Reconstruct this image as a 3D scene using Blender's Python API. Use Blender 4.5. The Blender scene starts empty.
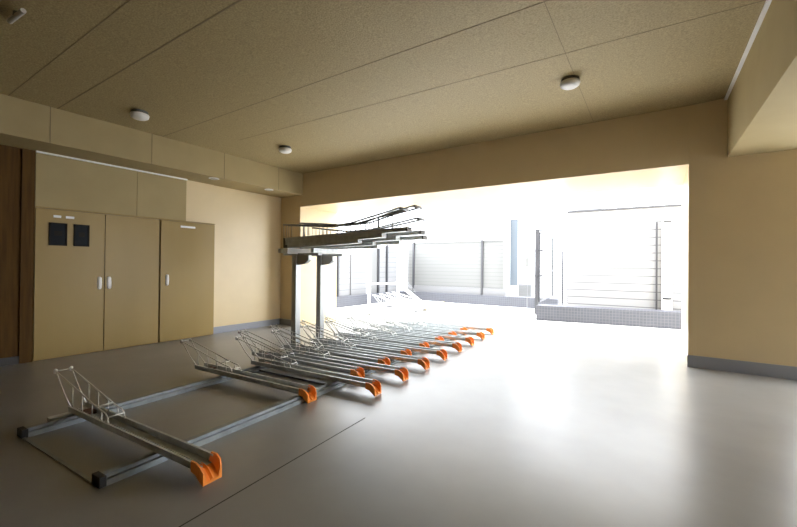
import bpy, bmesh, math
from mathutils import Vector, Matrix, Euler

sc = bpy.context.scene
COL = sc.collection

# ------------------------------------------------------------------ camera
cam_d = bpy.data.cameras.new('camera'); cam = bpy.data.objects.new('camera', cam_d); COL.objects.link(cam)
sc.camera = cam
F = 381.34
cam_d.sensor_fit = 'HORIZONTAL'; cam_d.sensor_width = 36.0
cam_d.lens = F / 797 * 36.0; cam_d.clip_start = 0.05; cam_d.clip_end = 200
_y, _p, _r = [math.radians(a) for a in (34.2, 0.356, 0.533)]
fw = Vector((-math.sin(_y)*math.cos(_p), math.cos(_y)*math.cos(_p), math.sin(_p)))
rt0 = Vector((math.cos(_y), math.sin(_y), 0)); up0 = rt0.cross(fw)
rt = rt0*math.cos(_r) + up0*math.sin(_r); up = rt.cross(fw)
m = Matrix((rt, up, -fw)).transposed().to_4x4(); m.translation = Vector((0, 0, 1.2))
cam.matrix_world = m

# ------------------------------------------------------------------ world, sun, exposure
w = bpy.data.worlds.new('overcast_sky'); sc.world = w; w.use_nodes = True
bg = w.node_tree.nodes['Background']
bg.inputs[0].default_value = (0.91, 0.955, 1.0, 1); bg.inputs[1].default_value = 16.0
sun_d = bpy.data.lights.new('sun', 'SUN'); sun_d.energy = 3.0; sun_d.angle = math.radians(12); sun_d.color = (1, .97, .92)
sun = bpy.data.objects.new('sun', sun_d); COL.objects.link(sun)
sun.rotation_euler = Vector((0.30, -0.38, -1.0)).to_track_quat('-Z', 'Y').to_euler()
sun.location = (-6, 5, 12)
sc.view_settings.view_transform = 'Standard'; sc.view_settings.look = 'None'
sc.view_settings.gamma = 1; sc.view_settings.use_curve_mapping = False
sc.view_settings.exposure = 0.12
sc.cycles.use_denoising = True
sc.cycles.max_bounces = 12; sc.cycles.diffuse_bounces = 8; sc.cycles.glossy_bounces = 4
sc.cycles.sample_clamp_indirect = 8
sc.cycles.caustics_reflective = False; sc.cycles.caustics_refractive = False

# ------------------------------------------------------------------ materials
def mat(name, col, rough=0.6, metal=0.0, spec=0.5):
    m = bpy.data.materials.new(name); m.use_nodes = True
    b = m.node_tree.nodes['Principled BSDF']
    b.inputs['Base Color'].default_value = (*col, 1); b.inputs['Roughness'].default_value = rough
    b.inputs['Metallic'].default_value = metal; b.inputs['Specular IOR Level'].default_value = spec
    return m
def noisy(name, c1, c2, scale, rough=0.7, bump=0.0, detail=4, metal=0.0, spec=0.5, contrast=(0.35, 0.65), rough2=None, stretch=(1, 1, 1)):
    m = mat(name, c1, rough, metal, spec); nt = m.node_tree; N = nt.nodes; L = nt.links
    b = N['Principled BSDF']
    tc = N.new('ShaderNodeTexCoord'); mp = N.new('ShaderNodeMapping'); mp.inputs['Scale'].default_value = stretch
    L.new(tc.outputs['Object'], mp.inputs[0])
    n = N.new('ShaderNodeTexNoise'); n.inputs['Scale'].default_value = scale; n.inputs['Detail'].default_value = detail
    L.new(mp.outputs[0], n.inputs['Vector'])
    r = N.new('ShaderNodeValToRGB'); r.color_ramp.elements[0].position = contrast[0]; r.color_ramp.elements[1].position = contrast[1]
    r.color_ramp.elements[0].color = (*c1, 1); r.color_ramp.elements[1].color = (*c2, 1)
    L.new(n.outputs['Fac'], r.inputs[0]); L.new(r.outputs[0], b.inputs['Base Color'])
    if bump:
        bp = N.new('ShaderNodeBump'); bp.inputs['Strength'].default_value = bump; bp.inputs['Distance'].default_value = 0.01
        L.new(n.outputs['Fac'], bp.inputs['Height']); L.new(bp.outputs[0], b.inputs['Normal'])
    if rough2 is not None:
        mr = N.new('ShaderNodeMapRange'); mr.inputs['To Min'].default_value = rough; mr.inputs['To Max'].default_value = rough2
        n2 = N.new('ShaderNodeTexNoise'); n2.inputs['Scale'].default_value = 1.3; n2.inputs['Detail'].default_value = 6
        L.new(tc.outputs['Object'], n2.inputs['Vector'])
        L.new(n2.outputs['Fac'], mr.inputs['Value']); L.new(mr.outputs[0], b.inputs['Roughness'])
    return m
def brick(name, c1, c2, cm, bw, bh, mortar=0.01, rough=0.6, offset=0.0, axes='XZ'):
    m = mat(name, c1, rough); nt = m.node_tree; N = nt.nodes; L = nt.links
    tc = N.new('ShaderNodeTexCoord'); sp = N.new('ShaderNodeSeparateXYZ'); cb = N.new('ShaderNodeCombineXYZ')
    L.new(tc.outputs['Object'], sp.inputs[0])
    L.new(sp.outputs[axes[0]], cb.inputs[0]); L.new(sp.outputs[axes[1]], cb.inputs[1])
    t = N.new('ShaderNodeTexBrick'); t.offset = offset; t.inputs['Scale'].default_value = 1
    t.inputs['Brick Width'].default_value = bw; t.inputs['Row Height'].default_value = bh
    t.inputs['Mortar Size'].default_value = mortar; t.inputs['Mortar Smooth'].default_value = 0.1
    t.inputs['Color1'].default_value = (*c1, 1); t.inputs['Color2'].default_value = (*c2, 1); t.inputs['Mortar'].default_value = (*cm, 1)
    L.new(cb.outputs[0], t.inputs[0]); L.new(t.outputs[0], N['Principled BSDF'].inputs['Base Color'])
    return m

M = {}
M['wall'] = noisy('beige_paint', (.62, .495, .30), (.65, .52, .315), 3, .34, contrast=(.3, .7), spec=.42)
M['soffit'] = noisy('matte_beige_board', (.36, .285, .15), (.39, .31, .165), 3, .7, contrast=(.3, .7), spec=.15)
M['ceiling'] = noisy('cement_board', (.255, .195, .095), (.43, .34, .175), 75, .6, bump=.25, detail=6, contrast=(.3, .7), spec=.4)
M['floor'] = noisy('sealed_concrete', (.195, .19, .18), (.25, .245, .235), 1.6, .27, detail=8, spec=1.0, rough2=.36, contrast=(.3, .7))
_b = M['floor'].node_tree.nodes['Principled BSDF']; _b.inputs['Coat Weight'].default_value = .0; _b.inputs['Coat Roughness'].default_value = .30
M['ground'] = noisy('pale_concrete', (.60, .59, .56), (.66, .65, .62), 1.2, .85)
M['seam'] = mat('dark_joint', (.05, .045, .04), .9)
M['soffseam'] = mat('soffit_joint', (.22, .17, .10), .9)
M['baseboard'] = mat('grey_baseboard', (.27, .285, .33), .5)
M['door'] = noisy('beige_door', (.32, .225, .085), (.345, .245, .095), 2, .36, spec=.22, stretch=(1, 1, .3))
M['wood'] = noisy('dark_wood', (.065, .030, .005), (.095, .047, .008), 5, .7, spec=.2, stretch=(1, 6, .4))
M['white'] = mat('white_plastic', (.80, .80, .80), .4)
M['glass_dark'] = mat('dark_glass', (.008, .010, .014), .35, spec=.06)
M['frame_dark'] = mat('dark_frame', (.014, .012, .010), .6, spec=.08)
M['steel'] = noisy('galvanised_steel', (.50, .53, .54), (.62, .65, .66), 14, .42, metal=.45, detail=5)
M['rail'] = noisy('painted_rail', (.22, .245, .255), (.30, .33, .345), 10, .5, metal=.35)
M['wire'] = mat('bright_wire', (.62, .62, .60), .4, .4)
M['dullwire'] = mat('grey_wire', (.26, .27, .29), .5, .3)
M['lens'] = mat('frosted_lens', (.45, .44, .42), .6)
M['black'] = mat('black_plastic', (.012, .012, .013), .5)
M['orange'] = mat('orange_plastic', (.95, .30, .045), .4)
M['glare_orange'] = mat('glare_orange_plastic', (.95, .80, .30), .45)  # orange caps outdoors, with the bleaching by bright daylight put into the colour
M['brownclamp'] = mat('brown_clamp', (.09, .035, .02), .6)
M['post'] = mat('grey_post', (.42, .44, .45), .4, .5)
M['tile'] = brick('bluegrey_tile', (.043, .044, .055), (.050, .051, .064), (.072, .074, .086), .06, .06, .006)
M['tile_y'] = brick('bluegrey_tile_side', (.043, .044, .055), (.050, .051, .064), (.072, .074, .086), .06, .06, .006, axes='YZ')
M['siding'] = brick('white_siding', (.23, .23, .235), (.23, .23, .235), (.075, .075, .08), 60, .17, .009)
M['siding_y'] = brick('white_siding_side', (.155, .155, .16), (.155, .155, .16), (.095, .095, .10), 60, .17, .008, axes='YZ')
M['fence'] = brick('pale_fence_panel', (.108, .108, .106), (.108, .108, .106), (.082, .082, .082), 60, .12, .008)
M['house'] = brick('white_cladding', (.72, .72, .73), (.72, .72, .73), (.40, .40, .42), 60, .45, .014)
M['cladding'] = brick('pale_cladding', (.34, .34, .345), (.34, .34, .345), (.26, .26, .27), 60, .45, .014)
M['grey'] = mat('mid_grey', (.12, .12, .12), .6)
M['palegrey'] = mat('pale_grey', (.13, .13, .135), .5)
M['bluewin'] = mat('pale_blue_glass', (.125, .145, .165), .35)
M['darkmetal'] = mat('dark_metal', (.03, .03, .035), .5)

# ------------------------------------------------------------------ mesh helpers
class MB:
    def __init__(s): s.bm = bmesh.new()
    def hexa(s, v):
        vs = [s.bm.verts.new(p) for p in v]
        for f in ((0, 3, 2, 1), (4, 5, 6, 7), (0, 1, 5, 4), (1, 2, 6, 5), (2, 3, 7, 6), (3, 0, 4, 7)):
            s.bm.faces.new([vs[i] for i in f])
        return s
    def box(s, x0, x1, y0, y1, z0, z1):
        x0, x1 = sorted((x0, x1)); y0, y1 = sorted((y0, y1)); z0, z1 = sorted((z0, z1))
        return s.hexa([(x0, y0, z0), (x1, y0, z0), (x1, y1, z0), (x0, y1, z0), (x0, y0, z1), (x1, y0, z1), (x1, y1, z1), (x0, y1, z1)])
    def prism_y(s, pts, y0, y1):      # polygon in XZ extruded along Y
        a = [s.bm.verts.new((p[0], y0, p[1])) for p in pts]; b = [s.bm.verts.new((p[0], y1, p[1])) for p in pts]
        s.bm.faces.new(a); s.bm.faces.new(b[::-1]); n = len(pts)
        for i in range(n): s.bm.faces.new([a[i], b[i], b[(i+1) % n], a[(i+1) % n]])
        return s
    def loft(s, secs):                # list of closed sections
        rings = [[s.bm.verts.new(p) for p in sec] for sec in secs]
        n = len(rings[0])
        for A, B in zip(rings, rings[1:]):
            for i in range(n): s.bm.faces.new([A[i], A[(i+1) % n], B[(i+1) % n], B[i]])
        s.bm.faces.new(rings[0][::-1]); s.bm.faces.new(rings[-1])
        return s
    def tube(s, pts, r=.004, n=8):
        pts = [Vector(p) for p in pts]; secs = []
        for i, p in enumerate(pts):
            d = (pts[min(i+1, len(pts)-1)] - pts[max(i-1, 0)]).normalized()
            a = d.cross(Vector((0, 0, 1)))
            if a.length < .05: a = d.cross(Vector((0, 1, 0)))
            a.normalize(); b = d.cross(a)
            secs.append([p + a*r*math.cos(t) + b*r*math.sin(t) for t in [2*math.pi*k/n for k in range(n)]])
        return s.loft(secs)
    def lathe(s, prof, cx=0, cy=0, n=28):   # (radius, z)
        secs = [[(cx + r*math.cos(2*math.pi*k/n), cy + r*math.sin(2*math.pi*k/n), z) for k in range(n)] for r, z in prof]
        return s.loft(secs)
    def build(s, name, m, parent=None, bevel=0, smooth=False):
        bmesh.ops.recalc_face_normals(s.bm, faces=s.bm.faces)
        me = bpy.data.meshes.new(name); s.bm.to_mesh(me); s.bm.free()
        me.materials.append(m)
        if smooth:
            for p in me.polygons: p.use_smooth = True
        o = bpy.data.objects.new(name, me); COL.objects.link(o)
        if parent: o.parent = parent
        if bevel:
            b = o.modifiers.new('bevel', 'BEVEL'); b.width = bevel; b.segments = 2; b.limit_method = 'ANGLE'
        return o
def tag(o, label, cat, group=None, kind=None):
    o['label'] = label; o['category'] = cat
    if group: o['group'] = group
    if kind: o['kind'] = kind
    return o
def struct(o):
    o['kind'] = 'structure'; return o
def thing(name, label, cat, loc=(0, 0, 0), rot=(0, 0, 0), group=None):
    o = bpy.data.objects.new(name, None); COL.objects.link(o); o.location = loc; o.rotation_euler = rot
    o.empty_display_size = .1
    return tag(o, label, cat, group)
def copy_tree(o, parent=None):
    c = o.copy(); COL.objects.link(c)
    if parent is not None: c.parent = parent
    for ch in list(o.children): copy_tree(ch, c)
    return c

# ================================================================== STRUCTURE
XW = -6.24; XB = -6.32
LX, LY, RX, RY = -5.75, 5.05, 0.312, 5.86
def zc(x): return 3.2 + .0388*(x - .312)
YN = -4.5; XR = 4.2

struct(MB().box(-6.6, XR, YN, 6.6, -.12, 0).build('floor', M['floor']))
j = struct(MB().hexa([(-1.740, 0, 0), (-1.733, 0, 0), (-1.898, 2.35, 0), (-1.905, 2.35, 0), (-1.740, 0, .001), (-1.733, 0, .001), (-1.898, 2.35, .001), (-1.905, 2.35, .001)]).build('trim_1', M['seam']))
struct(MB().hexa([(-6.9, YN, zc(-6.9)), (XR+.2, YN, zc(XR+.2)), (XR+.2, 7.4, zc(XR+.2)), (-6.9, 6.1, zc(-6.9)),
                  (-6.9, YN, 3.6), (XR+.2, YN, 3.6), (XR+.2, 7.4, 3.6), (-6.9, 6.1, 3.6)]).build('ceiling', M['ceiling']))
# joints between the ceiling boards
sm = MB()
def cseam(x0, y0, x1, y1, h=.004):
    if abs(x1-x0) > abs(y1-y0):
        sm.hexa([(x0, y0-h, zc(x0)-.002), (x1, y1-h, zc(x1)-.002), (x1, y1+h, zc(x1)-.002), (x0, y0+h, zc(x0)-.002),
                 (x0, y0-h, zc(x0)+.004), (x1, y1-h, zc(x1)+.004), (x1, y1+h, zc(x1)+.004), (x0, y0+h, zc(x0)+.004)])
    else:
        sm.hexa([(x0-h, y0, zc(x0-h)-.002), (x0+h, y0, zc(x0+h)-.002), (x1+h, y1, zc(x1+h)-.002), (x1-h, y1, zc(x1-h)-.002),
                 (x0-h, y0, zc(x0)+.004), (x0+h, y0, zc(x0)+.004), (x1+h, y1, zc(x1)+.004), (x1-h, y1, zc(x1)+.004)])
for xa, ya, yb, hh in ((-5.7, 1.00, 1.36, .0035), (-5.7, 1.40, 1.80, .006), (-5.7, 2.52, 3.02, .004), (-5.0, 3.24, 3.88, .0025), (-5.7, -.3, .1, .003)): cseam(xa, ya, .66, yb, hh)
cseam(-.70, 2.90, -.72, 5.68, .0025); cseam(-3.2, -1.0, -3.2, 1.1, .002)
struct(sm.build('trim_2', M['soffseam']))

# left wall (with the cupboard bay standing a little proud) and its soffit
struct(MB().box(-6.8, XB, YN, 1.0, 0, 3.1).box(-6.8, XB, 3.62, 6.1, 0, 3.1).box(-6.8, XB, 1.0, 3.62, 2.56, 3.1).box(-6.8, -6.75, 1.0, 3.62, 0, 2.56).build('wall_left', M['wall']))
struct(MB().box(XB, XB+.012, 3.615, 5.05, 0, .115).box(-6.32, -5.75, 5.038, 5.05, 0, .115).build('baseboard_left', M['baseboard']))
def soff(y0, y1, zt0, zt1):
    z0 = 2.555
    return [(-6.8, y0, z0), (-5.7, y0, z0), (-5.7, y1, z0), (-6.8, y1, z0), (-6.8, y0, 3.3), (-5.7, y0, 3.3), (-5.7, y1, 3.3), (-6.8, y1, 3.3)]
struct(MB().hexa(soff(YN, 5.06, 0, 0)).build('trim_3', M['soffit']))
sm = MB()
for y_ in (1.34, 2.39, 3.44, 4.49, .29):
    sm.box(-5.7, -5.697, y_-.004, y_+.004, 2.556, zc(-5.7))
struct(sm.build('trim_4', M['soffseam']))
struct(MB().box(-6.24, -6.215, 1.34, 3.13, 2.535, 2.555).build('trim_5', M['white']))
# dark timber wall left of the cupboards
struct(MB().box(XB, -6.26, YN, 1.22, 0, 2.555).box(-6.26, -6.238, 1.22, 1.335, 0, 2.555).build('wall_timber', M['wood']))
struct(MB().box(-6.26, -6.245, YN, 1.22, 0, .09).build('baseboard_timber', M['darkmetal']))

# opening wall: left column, skewed beam, right pier
struct(MB().box(-6.8, LX, LY, 6.08, 0, 3.1).build('wall_column', M['wall']))
struct(MB().hexa([(LX-.02, LY+.0, 2.33), (RX, RY, 2.48), (RX, 7.35, 2.48), (LX-.02, 6.08, 2.33),
                  (LX-.02, LY+.0, 3.3), (RX, RY, 3.4), (RX, 7.35, 3.4), (LX-.02, 6.08, 3.3)]).build('wall_beam', M['wall']))
struct(MB().box(RX, 1.38, RY, 7.5, 0, 3.4).build('wall_pier', M['wall']))
struct(MB().box(RX-.008, 1.388, RY-.012, RY, 0, .145).build('baseboard_pier', M['baseboard']))
# beam on the right running towards the back of the room
struct(MB().hexa([(.78, YN, 2.51), (1.38, YN, 2.51), (1.38, RY, 2.51), (.67, RY, 2.51),
                  (.78, YN, 3.45), (1.38, YN, 3.45), (1.38, RY, 3.45), (.67, RY, 3.45)]).build('trim_6', M['soffit']))
struct(MB().hexa([(.745, YN, 3.188), (.78, YN, 3.188), (.67, RY, 3.188), (.64, RY, 3.188),
                  (.745, YN, 3.206), (.78, YN, 3.206), (.67, RY, 3.206), (.64, RY, 3.206)]).build('trim_7', M['white']))
# rest of the shell, behind and beside the camera
struct(MB().box(-6.9, XR+.2, YN-.2, YN, 0, 3.6).build('wall_back', M['wall']))
struct(MB().box(XR, XR+.2, YN, 4.9, 0, 3.5).box(XR, XR+.2, 4.9, 7.1, 2.5, 3.5).build('wall_right', M['wall']))
struct(MB().box(1.38, XR, 6.0, 7.1, 2.5, 3.5).build('wall_far', M['wall']))

# outside ground
struct(MB().box(-14, 9, 6.6, 24, -.14, -.004).box(-14, -6.6, -6, 6.6, -.14, -.004).box(XR, 14, -6, 6.6, -.14, -.004).build('floor_yard', M['ground']))

# ================================================================== CUPBOARDS
def cupboard(y0, y1, label, handles, ajar_right=None):
    r = thing('wall_cupboard', label, 'cupboard', (XW, y0, 0))
    w_ = y1 - y0
    MB().box(-.07, -.03, .004, w_-.004, .02, 2.56).build('body', M['door'], r)
    return r
doors = []
# double cupboard
c1 = thing('utility_cupboard', 'beige double door wall cupboard with two dark meter windows', 'cupboard', (XW, 1.34, 0))
MB().box(-.45, -.022, .0, 1.40, .0, 1.87).build('body', M['door'], c1)
def cdoor(root, y0, y1, z0, z1, hy, hz):
    d = MB().box(-.022, 0, y0, y1, z0, z1).build('door', M['door'], root, bevel=.002)
    h = MB()
    secs = []
    for z, a, b in ((-.085, .012, .006), (-.07, .024, .012), (0, .028, .016), (.07, .024, .012), (.085, .012, .006)):
        secs.append([(b*max(0, math.cos(t)) , hy + a*math.sin(t), hz + z) for t in [2*math.pi*k/12 for k in range(12)]])
    h.loft(secs)
    hd = h.build('handle', M['white'], d, smooth=True); hd['label'] = 'white oval recessed pull handle'
    return d
da = cdoor(c1, .004, .706, .012, 1.862, .655, .93)
db = cdoor(c1, .714, 1.396, .012, 1.862, .765, .93)
for y0, y1 in ((.128, .305), (.372, .535)):
    fr = MB().box(0, .012, y0, y0+.018, 1.415, 1.70).box(0, .012, y1-.018, y1, 1.415, 1.70).box(0, .012, y0+.018, y1-.018, 1.682, 1.70).box(0, .012, y0+.018, y1-.018, 1.415, 1.433)
    f = fr.build('meter_window', M['frame_dark'], da)
    MB().box(.0005, .004, y0+.018, y1-.018, 1.433, 1.682).build('pane', M['glass_dark'], f)
    MB().box(.004, .007, y0+.05, y1-.05, 1.54, 1.60).build('meter_dial', M['frame_dark'], f)
for y0, y1 in ((.17, .245), (.29, .375)):
    MB().box(0, .004, y0, y1, 1.765, 1.795).build('name_plate', M['white'], da, bevel=.001)
c2 = thing('utility_cupboard', 'beige single door wall cupboard with one long white plate, right of the double one', 'cupboard', (XW, 2.755, 0))
MB().box(-.45, -.022, .0, .855, .0, 1.87).build('body', M['door'], c2)
dc = cdoor(c2, .004, .851, .012, 1.862, .10, .95)
MB().box(0, .004, .29, .52, 1.775, 1.805).build('name_plate', M['white'], dc, bevel=.001)
# boarded panel above the cupboards
p = MB().box(-6.5, XW-.006, 1.34, 2.43, 1.885, 2.535).box(-6.5, XW-.006, 2.434, 3.13, 1.885, 2.535).build('fascia_panel', M['soffit'], bevel=.002)
tag(p, 'flat beige fascia panel above the cupboard doors', 'panel')
struct(MB().box(-6.5, XB+.03, 3.13, 3.61, 1.885, 2.555).build('trim_8', M['wall']))
p = MB().box(-6.5, XW+.004, 1.34, 3.61, 1.871, 1.884).build('ledge_strip', M['door'])
tag(p, 'thin beige strip along the top of the cupboard doors', 'strip')

# ================================================================== CEILING LIGHTS
def lamp(x, y, zt, label, r_=.095, group='ceiling lamps'):
    t = thing('ceiling_light', label, 'ceiling light', (x, y, zt), group=group)
    MB().lathe([(r_*.92, .01), (r_*.92, -.03), (r_*.85, -.036)]).build('base', M['grey'], t, smooth=False)
    MB().lathe([(r_, -.03), (r_*1.03, -.045), (r_*.96, -.068), (r_*.7, -.084), (r_*.3, -.09)]).build('diffuser', M['white'], t, smooth=True)
    return t
lamp(-5.07, 1.99, zc(-5.07), 'round white ceiling light nearest the cupboards')
lamp(-4.73, 3.84, zc(-4.73), 'round white ceiling light near the left end of the opening beam')
lamp(-.762, 4.265, zc(-.762), 'round white ceiling light on the right, nearest the pier')
def down(x, y, label):
    t = thing('downlight', label, 'downlight', (x, y, 2.555), group='soffit downlights')
    MB().lathe([(.075, 0), (.078, -.006), (.06, -.012)]).build('rim', M['white'], t)
    MB().lathe([(.055, -.004), (.055, -.016), (.03, -.02)]).build('lens', M['lens'], t)
down(-5.80, 3.33, 'small flush downlight under the soffit, nearer the cupboards')
down(-5.80, 4.36, 'small flush downlight under the soffit, nearer the column')
t = thing('sprinkler_pipe', 'short grey pipe fitting fixed to the ceiling at the upper left', 'pipe', (-3.90, .72, zc(-3.90)))
MB().tube([(-.13, -.012, -.03), (.13, .012, -.03)], .017, 12).build('pipe', M['lens'], t)
MB().lathe([(.02, .01), (.02, -.03), (.012, -.03)]).build('mount', M['grey'], t)

# ================================================================== BICYCLE RACK
O = Vector((-2.49, .78, 0)); V = Vector((-.07, 1, 0)).normalized(); U = Vector((-1, -.07, 0)).normalized()
RZ = math.atan2(U.y, U.x)
def RL(u, v, z=0): return O + U*u + V*v + Vector((0, 0, z))

# frame local axes: x along U, y along -V
fr = thing('bicycle_rack_frame', 'long grey steel floor rack frame with two posts, under the orange tipped trays', 'bicycle rack', O, (0, 0, RZ))
VL = 6.15
def rail(u, v0=0, v1=VL):
    b = MB().loft([[(u-.045, -v, .0), (u+.045, -v, .0), (u+.045, -v, .034), (u+.022, -v, .034), (u+.022, -v, .055), (u-.022, -v, .055), (u-.022, -v, .034), (u-.045, -v, .034)] for v in (v0, v1)])
    o = b.build('rail', M['rail'], fr)
    for a, c in ((v0-.02, v0+.014), (v1-.01, v1+.03)):
        MB().box(u-.047, u+.047, -a, -c, 0, .058).build('rail_end_cap', M['black'], o, bevel=.003)
    return o
rail(0, .03); rail(1.12, .03)
MB().box(.047, 1.073, -.012, -.03, .0, .008).build('cross_bar', M['rail'], fr)
for v in (2.0, 4.0, 6.0):
    MB().box(.05, 1.10, -v+.02, -v-.02, .0, .018).build('cross_bar', M['rail'], fr)
for v in (.3, 2.2, 3.4):
    MB().box(1.21, 1.27, -v+.1, -v-.1, 0, .045).build('anchor_block', M['steel'], fr, bevel=.004)
PU = 1.72
for v in (3.17, 3.70):
    o = MB().box(PU-.045, PU+.045, -v-.05, -v+.05, .0, 1.40).build('post', M['post'], fr, bevel=.006)
    MB().box(PU-.10, PU+.10, -v-.09, -v+.09, 0, .014).build('base_plate', M['post'], o)
    MB().prism_y([(PU-.045, 1.34), (PU-.27, 1.34), (PU-.27, 1.27), (PU-.20, 1.22), (PU-.045, 1.20)], -v-.03, -v+.03).build('bracket', M['post'], o)
MB().box(PU-.05, PU+.05, -2.95, -4.30, 1.36, 1.44).build('top_beam', M['white'], fr, bevel=.004)
for u in (PU-.42, PU+.22):
    MB().box(u-.03, u+.03, -3.05, -3.90, 1.375, 1.44).build('deck_rail', M['steel'], fr, bevel=.003)
for v in (3.17, 3.70):
    MB().box(PU-.45, PU+.25, -v-.025, -v+.025, 1.341, 1.374).build('arm', M['steel'], fr, bevel=.003)
MB().box(.05, PU-.04, -3.43-.015, -3.43+.015, .0, .02).build('cross_bar', M['rail'], fr)

def channel(L, x0=.05, z=.066, wd=.056, hh=.042, th=.006):
    return MB().loft([[(x, -wd, z), (x, wd, z), (x, wd, z+hh), (x, wd+.008, z+hh), (x, wd+.008, z+hh+.004), (x, wd-th, z+hh+.004), (x, wd-th, z+th), (x, -wd+th, z+th), (x, -wd+th, z+hh+.004), (x, -wd-.008, z+hh+.004), (x, -wd-.008, z+hh), (x, -wd, z+hh)] for x in (x0, L)])
def endcap():
    secs = []
    for x, z0, z1, wd in ((.075, .060, .118, .065), (.03, .052, .118, .066), (-.005, .022, .100, .064), (-.025, .002, .070, .056)):
        ti = wd-.010
        secs.append([(x, -wd, z0), (x, wd, z0), (x, wd, z1), (x, ti, z1), (x, ti*.75, z0+.012), (x, .012, z0+.012), (x, 0, z0+.024), (x, -.012, z0+.012), (x, -ti*.75, z0+.012), (x, -ti, z1), (x, -wd, z1)])
    return MB().loft(secs)
def lower_guard(L, xf=.60):
    b = MB(); zt = .106
    for s in (-1, 1):
        y = s*.050
        tip = (L+.26, y, .335)
        b.tube([(L-.02, y, zt), (L+.10, y, .19), (L+.24, y, .325), tip, (L+.20, y, .325), (L-.1, y, .262), (L-.45, y, .185), (L-.58, y, .165), (L-.61, y, .145), (L-.62, y, zt)], .0055)
        for f in (0, .2, .4, .58):
            x = L - .06 - .8*f*1.0
            z = .262 - (L-.1-x)*.215 if x < L-.1 else .27
            b.tube([(x, y, zt), (x, y, z)], .0035, 6)
    b.tube([(L+.26, -.05, .335), (L+.26, .05, .335)], .0045)
    b.tube([(L-.61, -.05, .147), (L-.61, .05, .147)], .0045)
    b.tube([(L-.45, -.05, .19), (L-.45, .05, .19)], .004)
    return b
def make_tray(L, capmat, first_caps=False):
    r = thing('bicycle_tray', 'x', 'bicycle tray')
    channel(L).build('channel', M['steel'], r)
    MB().box(.06, L-.01, -.006, .006, .0725, .079).build('track_rib', M['steel'], r)
    endcap().build('end_cap', capmat, r)
    g = lower_guard(L).build('wheel_guard', M['wire'], r, smooth=True)
    for s in (-1, 1):
        MB().lathe([(.004, .312), (.013, .32), (.013, .346), (.004, .354)], L+.26, s*.05, 12).build('tip_cap', M['white'], g, smooth=True)
    MB().box(L-.24, L-.15, -.035, .035, .074, .10).build('wheel_clamp', M['brownclamp'], r, bevel=.004)
    return r
GL = 'orange tipped bicycle trays on the floor rack'
def set_label(o, l, g=None):
    o['label'] = l
    if g: o['group'] = g
protoL = make_tray(1.67, M['orange']); protoS = make_tray(1.62, M['orange'])
usedL = usedS = False
def slider_pos(o, u, v):
    p_ = RL(u, v); o.location = p_; o.rotation_euler = (0, 0, RZ)
ords = ['second', 'third', 'fourth', 'fifth', 'sixth', 'seventh', 'eighth', 'ninth']
longY = [1.17, 2.83, 3.36, 3.88, 4.41, 4.94, 5.46, 5.99, 6.52]
for i, y in enumerate(longY):
    o = protoL if i == 0 else copy_tree(protoL)
    slider_pos(o, -.47, y - .81)
    if i == 0: l = 'foremost galvanised bicycle tray with orange tip, alone at the near end of the rack'
    elif i == 8: l = 'farthest of the long bicycle trays with orange tip, beyond all the others'
    else: l = 'long orange tipped bicycle tray jutting past the rail, %s long one from camera' % ords[i-1]
    set_label(o, l, GL)
shortY = [2.36, 3.10, 3.62, 4.15, 4.68, 5.20, 5.72, 6.25]
for i, y in enumerate(shortY):
    o = protoS if i == 0 else copy_tree(protoS)
    slider_pos(o, -.075, y - .79)
    if i == 0: l = 'set back bicycle tray with orange tip, standing apart just behind the foremost tray'
    elif i == 7: l = 'farthest of the set back bicycle trays, its orange tip ending at the front rail'
    else: l = 'set back orange tipped bicycle tray ending at the rail, %s of its row' % ords[i-1]
    set_label(o, l, GL)

# upper deck trays
def make_upper(L, hook, dip):
    r = thing('upper_bicycle_tray', 'x', 'bicycle tray')
    channel(L, 0, 0, .055, .045).build('channel', M['steel'], r)
    MB().box(-.02, .0, -.064, .064, -.004, .052).build('end_plate', M['grey'], r, bevel=.003)
    MB().box(.36, L, -.05, .05, -.055, -.002).build('slide_rail', M['steel'], r)
    MB().box(.74, L-.05, -.045, .045, -.105, -.057).build('slide_rail', M['steel'], r)
    MB().box(L-.02, L+.02, -.06, .06, -.10, .05).build('end_plate', M['grey'], r, bevel=.003)
    b = MB()
    for s in (-1, 1):
        y = s*.05
        b.tube([(.05, y*1.7, hook+.01), (.12, y*1.7, hook), (.45, y*1.4, hook-.05), (.85, y, dip), (1.25, y, dip-.01), (1.7, y, dip+.04), (L+.02, y, dip+.08)], .012)
        for x, z in ((.40, hook-.04), (.48, hook-.06), (.85, dip), (.93, dip), (1.35, dip), (1.7, dip+.04)):
            b.tube([(x, y, .045), (x, y*1.05, z)], .007, 6)
        for x in (L-.05, L+.01): b.tube([(x, y, .045), (x, y, dip+.08)], .0045)
    b.tube([(.05, -.10, hook), (.05, .10, hook)], .02)
    b.tube([(L+.02, -.05, dip+.08), (L+.02, .05, dip+.08)], .005)
    b.build('wheel_guard', M['dullwire'], r, smooth=True)
    return r
for u, y, z, tilt, L, hook, dip, l in ((-.15, 3.98, 1.555, .036, 2.1, .28, .17, 'nearest the camera'),
        (-.2, 4.25, 1.555, .026, 2.08, .36, .22, 'middle of the three'), (-.1, 4.52, 1.555, .005, 1.98, .28, .17, 'farthest from the camera')):
    o = make_upper(L, hook, dip)
    o.location = RL(u, y - .78, z + tilt*L); o.rotation_euler = Euler((0, tilt, RZ))
    set_label(o, 'grey bicycle tray with wire guard on the upper deck, ' + l, 'trays on the upper deck')

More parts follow.
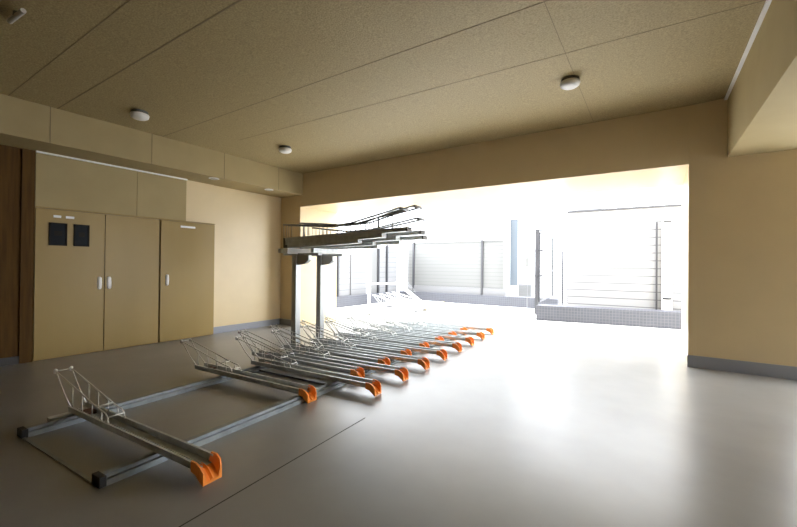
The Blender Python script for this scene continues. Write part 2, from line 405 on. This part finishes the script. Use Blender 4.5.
# ================================================================== SECOND RACK OUTSIDE
O2 = Vector((-5.15, 8.55, 0))
f2 = thing('bicycle_rack_frame', 'pale steel bicycle rack frame standing outside in the yard, with two white posts', 'bicycle rack', O2, (0, 0, math.pi))
for u in (.05, 1.25):
    MB().box(u-.04, u+.04, .1, -2.3, 0, .05).build('rail', M['palegrey'], f2)
for v, x in ((.52, 2.08), (1.66, 1.80)):
    o = MB().box(x-.033, x+.033, -v-.033, -v+.033, 0, 1.85).build('post', M['white'], f2, bevel=.005)
    MB().box(x-.1, x+.1, -v-.1, -v+.1, 0, .014).build('base_plate', M['white'], o)
MB().hexa([(2.03, -.47, 1.86), (2.13, -.47, 1.86), (1.85, -1.71, 1.86), (1.75, -1.71, 1.86), (2.03, -.47, 1.93), (2.13, -.47, 1.93), (1.85, -1.71, 1.93), (1.75, -1.71, 1.93)]).build('top_beam', M['white'], f2)
MB().hexa([(2.03, -.57, .62), (2.07, -.57, .62), (1.79, -1.61, .62), (1.75, -1.61, .62), (2.03, -.57, .67), (2.07, -.57, .67), (1.79, -1.61, .67), (1.75, -1.61, .67)]).build('stay_bar', M['white'], f2)
py = make_tray(1.6, M['glare_orange'])
ys = [('nearest of the floor trays on the outdoor rack, orange tip with painted glare', .35), ('second floor tray on the outdoor rack, orange tip with painted glare', .85), ('third floor tray on the outdoor rack, orange tip with painted glare', 1.35), ('farthest floor tray on the outdoor rack, orange tip with painted glare', 1.85)]
for i, (l, v) in enumerate(ys):
    o = py if i == 0 else copy_tree(py)
    o.location = O2 + Vector((.1 - .12*i, v, 0)); o.rotation_euler = (0, 0, math.pi)
    set_label(o, l, 'glare tinted orange tipped trays outside')
# upper tray let down to the ground like a ramp
pt = thing('sloping_bicycle_tray', 'pale bicycle tray sloping from the outdoor rack down to the yard, wire guard on top', 'bicycle tray', O2 + Vector((-.1, .62, .04)), Euler((0, -.55, math.pi)))
channel(1.25, 0, 0, .05, .05).build('channel', M['white'], pt)
lower_guard(1.2).build('wheel_guard', M['palegrey'], pt, smooth=True)

# ================================================================== YARD
k = MB().box(-7.47, -7.87, 5.2, 11.75, 0, .30).build('kerb_wall', M['tile_y'])
tag(k, 'low blue grey tiled kerb wall along the left side of the yard', 'kerb')
k = MB().box(-7.47, -2.32, 11.4, 11.75, 0, .30).build('kerb_wall', M['tile'])
tag(k, 'low blue grey tiled kerb wall across the back of the yard, under the pale fence', 'kerb')
k = MB().hexa([(-2.28, 8.93, 0), (.9, 9.43, 0), (.9, 9.85, 0), (-2.28, 9.35, 0), (-2.28, 8.93, .33), (.9, 9.43, .33), (.9, 9.85, .33), (-2.28, 9.35, .33)]).build('kerb_wall', M['tile'])
tag(k, 'nearer low blue grey tiled kerb wall on the right, before the white siding', 'kerb')

# back fence
bf = thing('panel_fence', 'pale grey panel fence with thin dark posts on the back kerb wall', 'fence', (-7.47, 11.56, .30))
for x0, x1 in ((.0, 2.80), (2.84, 3.58)):
    MB().box(x0, x1, .02, .05, .0, 1.72).build('fence_panel', M['fence'], bf)
for x in (.27, 2.84):
    MB().box(x-.03, x+.03, -.04, .02, 0, 1.78).build('fence_post', M['darkmetal'], bf)
MB().box(3.54, 3.62, -.04, .04, 0, 1.78).build('fence_post', M['palegrey'], bf)
MB().box(0, 3.62, -.05, .06, 1.74, 1.80).build('top_rail', M['palegrey'], bf)
MB().box(0, 3.58, -.01, .02, .0, .22).build('bottom_board', M['palegrey'], bf)

sf = thing('panel_fence', 'white panel fence with dark posts on the left kerb wall of the yard', 'fence', (-7.62, 6.0, .30))
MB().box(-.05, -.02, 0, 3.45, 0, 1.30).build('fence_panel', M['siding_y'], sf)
MB().box(-.05, -.02, 3.5, 4.0, 0, 1.58).build('fence_panel', M['grey'], sf)
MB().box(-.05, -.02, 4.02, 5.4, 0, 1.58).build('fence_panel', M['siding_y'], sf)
for y, h_ in ((2.10, 1.24), (4.02, 1.62), (4.50, 1.62)):
    MB().box(-.02, .04, y-.03, y+.03, 0, h_).build('fence_post', M['darkmetal'], sf)
MB().box(-.02, .02, 2.66, 2.70, 0, 1.24).build('fence_post', M['palegrey'], sf)

# white siding on the right
rs = thing('siding_fence', 'tall white boarded fence behind the right hand kerb wall', 'fence', (-1.80, 9.90, 0))
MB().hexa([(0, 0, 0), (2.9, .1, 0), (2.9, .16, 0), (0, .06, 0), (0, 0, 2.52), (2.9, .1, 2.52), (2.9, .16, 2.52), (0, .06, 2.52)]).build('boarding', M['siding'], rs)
MB().hexa([(-.02, -.03, 2.52), (2.9, .07, 2.52), (2.9, .19, 2.52), (-.02, .09, 2.52), (-.02, -.03, 2.56), (2.9, .07, 2.56), (2.9, .19, 2.56), (-.02, .09, 2.56)]).build('top_rail', M['darkmetal'], rs)
MB().box(1.765, 1.80, -.02, .05, .0, 2.20).build('fence_post', M['darkmetal'], rs)
MB().box(1.87, 2.06, .02, .05, 0, 2.45).build('pale_post', M['white'], rs)
for z, mm, w2 in ((2.20, 'darkmetal', .07), (1.60, 'palegrey', .03), (1.0, 'palegrey', .03), (.56, 'darkmetal', .08)):
    MB().box(1.97-w2, 1.97+w2, -.03, .03, z-.018, z+.018).build('hinge_bracket', M[mm], rs)

# gate
gt = thing('metal_gate', 'open black metal framed mesh gate beside the white siding', 'gate', (-2.55, 10.05, 0))
MB().box(-.04, .04, -.04, .04, 0, 2.17).build('gate_post', M['darkmetal'], gt)
gl = MB()
a = Vector((.05, .03, 0)); b_ = Vector((-.10, 2.2, 0)); d_ = (b_-a)
def gp(t, z): return tuple(a + d_*t + Vector((0, 0, z)))
gl.tube([gp(0, .32), gp(1, .32)], .02); gl.tube([gp(0, 2.08), gp(1, 2.08)], .02); gl.tube([gp(1, .32), gp(1, 2.08)], .025)
gl.tube([gp(0, 1.1), gp(1, 1.1)], .02); gl.tube([gp(0, .32), gp(0, 2.08)], .02)
gl.build('gate_frame', M['darkmetal'], gt)
gm = MB()
for i in range(1, 14): gm.tube([gp(i/14, .34), gp(i/14, 2.06)], .006, 5)
gm.build('gate_mesh', M['grey'], gt)
for z in (2.12, 1.62, .98):
    MB().box(-.04, .16, -.06, -.04, z-.02, z+.02).build('hinge', M['darkmetal'], gt)
MB().box(-.35, -.27, .2, .24, 1.2, 1.45).build('latch_box', M['grey'], gt)
MB().box(-.315, -.30, .22, .235, 0, 1.3).build('latch_post', M['palegrey'], gt)
# slatted dark post
sp = thing('slatted_post', 'narrow dark slatted post between the gate and the white siding', 'post', (-1.98, 10.35, 0))
MB().box(-.03, 0, -.02, .02, 0, 1.62).build('upright', M['darkmetal'], sp); MB().box(.12, .15, -.02, .02, 0, 1.30).build('upright', M['grey'], sp)
sl = MB()
for i in range(22): sl.box(0, .12, -.012, .012, .3+i*.055, .325+i*.055)
sl.build('slats', M['grey'], sp)

# buildings beyond
h1 = thing('white_house', 'tall white clad house beyond the pale back fence', 'building', (-16, 14.5, 0))
MB().box(0, 11.02, 0, .9, 0, 7).build('wall', M['cladding'], h1)
MB().box(11.02, 11.12, -.06, .0, 0, 7).build('corner_post', M['palegrey'], h1)
h2 = thing('white_house', 'white house with a narrow pale blue glass door, beyond the gate', 'building', (-5.12, 15.6, 0))
MB().box(-.6, 2.5, 0, 3, 0, 7).build('wall', M['house'], h2)
fr_ = MB().box(.05, .10, -.06, 0, .45, 3.2).box(.42, .47, -.06, 0, .45, 3.2).box(.10, .42, -.06, 0, 3.14, 3.2).build('door_frame', M['white'], h2)
MB().box(.10, .42, -.03, 0, .45, 3.14).build('door_glass', M['bluewin'], fr_)
h3 = thing('white_house', 'white house with a pale window rising above the boarded fence', 'building', (-2.55, 14.0, 0))
MB().box(0, 9, 0, 5, 0, 7).build('wall', M['house'], h3)
wf = MB().box(.25, .33, -.06, 0, 3.1, 4.2).box(.95, 1.03, -.06, 0, 3.1, 4.2).box(.33, .95, -.06, 0, 3.1, 3.16).build('window_frame', M['palegrey'], h3)
MB().box(.33, .95, -.03, 0, 3.16, 4.2).build('window_pane', M['bluewin'], wf)
ac = thing('air_conditioner', 'small pale grey air conditioner box on the ground below the glass door', 'air conditioner', (-3.95, 13.2, 0))
MB().box(-.02, .42, 0, .25, .03, .62).build('casing', M['palegrey'], ac, bevel=.01)
gg = MB()
for i in range(9): gg.box(.02, .38, -.012, 0, .09+i*.055, .115+i*.055)
gg.build('grille', M['grey'], ac)
